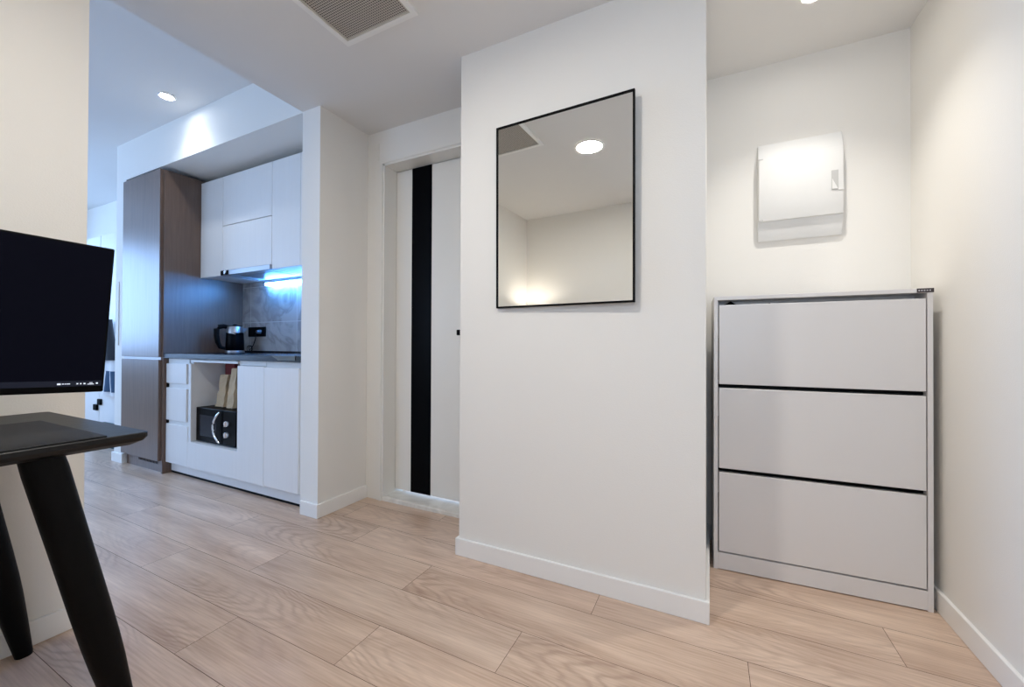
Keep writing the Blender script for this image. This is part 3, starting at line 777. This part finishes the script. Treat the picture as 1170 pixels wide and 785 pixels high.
# ---------------------------------------------------------------- beyond the fridge cabinet
wr = thing('wardrobe', 'white wardrobe with black latches at the far end past the fridge cabinet', 'wardrobe', (-5.9, 1.95, 0))
obj('carcass', box(-6.55, -4.60, 1.84, 2.085, .0, 2.085), cab_side, wr)
for x0, x1 in ((-6.54, -5.615), (-5.605, -4.61)):
    dd = obj('door', box(x0, x1, 1.82, 1.84, .04, 2.08, .003), cab_m, wr)
obj('latch', box(-5.695, -5.618, 1.80, 1.82, .285, .345, .004), black_m, wr)
obj('latch', box(-5.602, -5.535, 1.80, 1.82, .345, .405, .004), black_m, wr)
def drape(name, label, cat, m, x0, x1, y, z0, z1, lean=0, zb=0):
    bm = bm_new(); nx, nz = 14, 10; G = {}
    for s in (0, 1):
        for i in range(nx + 1):
            for j in range(nz + 1):
                u, v = i / nx, j / nz
                wv = .018 * math.sin(u * 15 + v * 1.5) * (.3 + .7 * (1 - v))
                xx = (x0 + x1) / 2 + (u - .5) * (x1 - x0) * (1 - .35 * v) + lean * v
                G[s, i, j] = bm.verts.new((xx, y + wv + (.012 if s else -.012) * math.sin(PI * min(1, max(.12, u)) ), z0 + v * (z1 - z0) + zb * u * (1 - v)))
    for s in (0, 1):
        for i in range(nx):
            for j in range(nz):
                f = (G[s, i, j], G[s, i + 1, j], G[s, i + 1, j + 1], G[s, i, j + 1]); bm.faces.new(f if s == 0 else f[::-1])
    for i in range(nx):
        bm.faces.new((G[0, i, 0], G[1, i, 0], G[1, i + 1, 0], G[0, i + 1, 0])); bm.faces.new((G[0, i, nz], G[0, i + 1, nz], G[1, i + 1, nz], G[1, i, nz]))
    for j in range(nz):
        bm.faces.new((G[0, 0, j], G[0, 0, j + 1], G[1, 0, j + 1], G[1, 0, j])); bm.faces.new((G[0, nx, j], G[1, nx, j], G[1, nx, j + 1], G[0, nx, j + 1]))
    bmesh.ops.recalc_face_normals(bm, faces=bm.faces[:])
    return bm
tw_ = tag(obj('towel', drape('towel', '', '', 0, -5.52, -5.02, 1.784, .46, .86), towel_m, smooth=True), 'white cloth hanging on the far wardrobe beside the monitor edge', 'cloth')
nv = obj('navy_band', drape('b', '', '', 0, -5.40, -5.02, 1.774, .50, .70), navy_m, tw_, smooth=True); nv['label'] = 'navy blue panel'
tag(obj('coat', drape('coat', '', '', 0, -5.50, -4.98, 1.735, .81, 1.20), coat_m, smooth=True), 'black garment hanging above the white cloth on the far wardrobe', 'coat')
bx_ = thing('storage_box', 'low dark teal box on the floor in front of the far wardrobe', 'box', (-5.10, 1.74, 0))
tb_ = bm_new(); add_prism(tb_, [(-5.34, 0), (-4.84, 0), (-4.82, .17), (-5.36, .17)], 'y', 1.69, 1.785); obj('tub', tb_, teal_m, bx_)
obj('lid', box(-5.37, -4.81, 1.685, 1.79, .17, .195, .005), teal_m, bx_)

# ---------------------------------------------------------------- camera
K = .96
f_px, yaw, pitch, roll = 457.3713, .4569, .0066, .0040
fw = Vector((-math.sin(yaw) * math.cos(pitch), math.cos(yaw) * math.cos(pitch), math.sin(pitch)))
r = Vector((math.cos(yaw), math.sin(yaw), 0)); u = r.cross(fw)
r2 = r * math.cos(roll) + u * math.sin(roll); u2 = u * math.cos(roll) - r * math.sin(roll)
cam = bpy.data.cameras.new('camera'); cam.sensor_width = 36; cam.lens = 36 * f_px / 1170; cam.clip_start = .02
co = bpy.data.objects.new('camera', cam); C.objects.link(co)
M = Matrix((r2, u2, -fw)).transposed().to_4x4(); M.translation = (0, 0, .96); co.matrix_world = M
sc.camera = co
sc.view_settings.view_transform = 'Standard'; sc.view_settings.look = 'None'
sc.view_settings.gamma = 1; sc.view_settings.use_curve_mapping = False; sc.view_settings.exposure = .5
sc.cycles.use_denoising = True; sc.cycles.max_bounces = 10; sc.cycles.diffuse_bounces = 6; sc.cycles.sample_clamp_indirect = 6
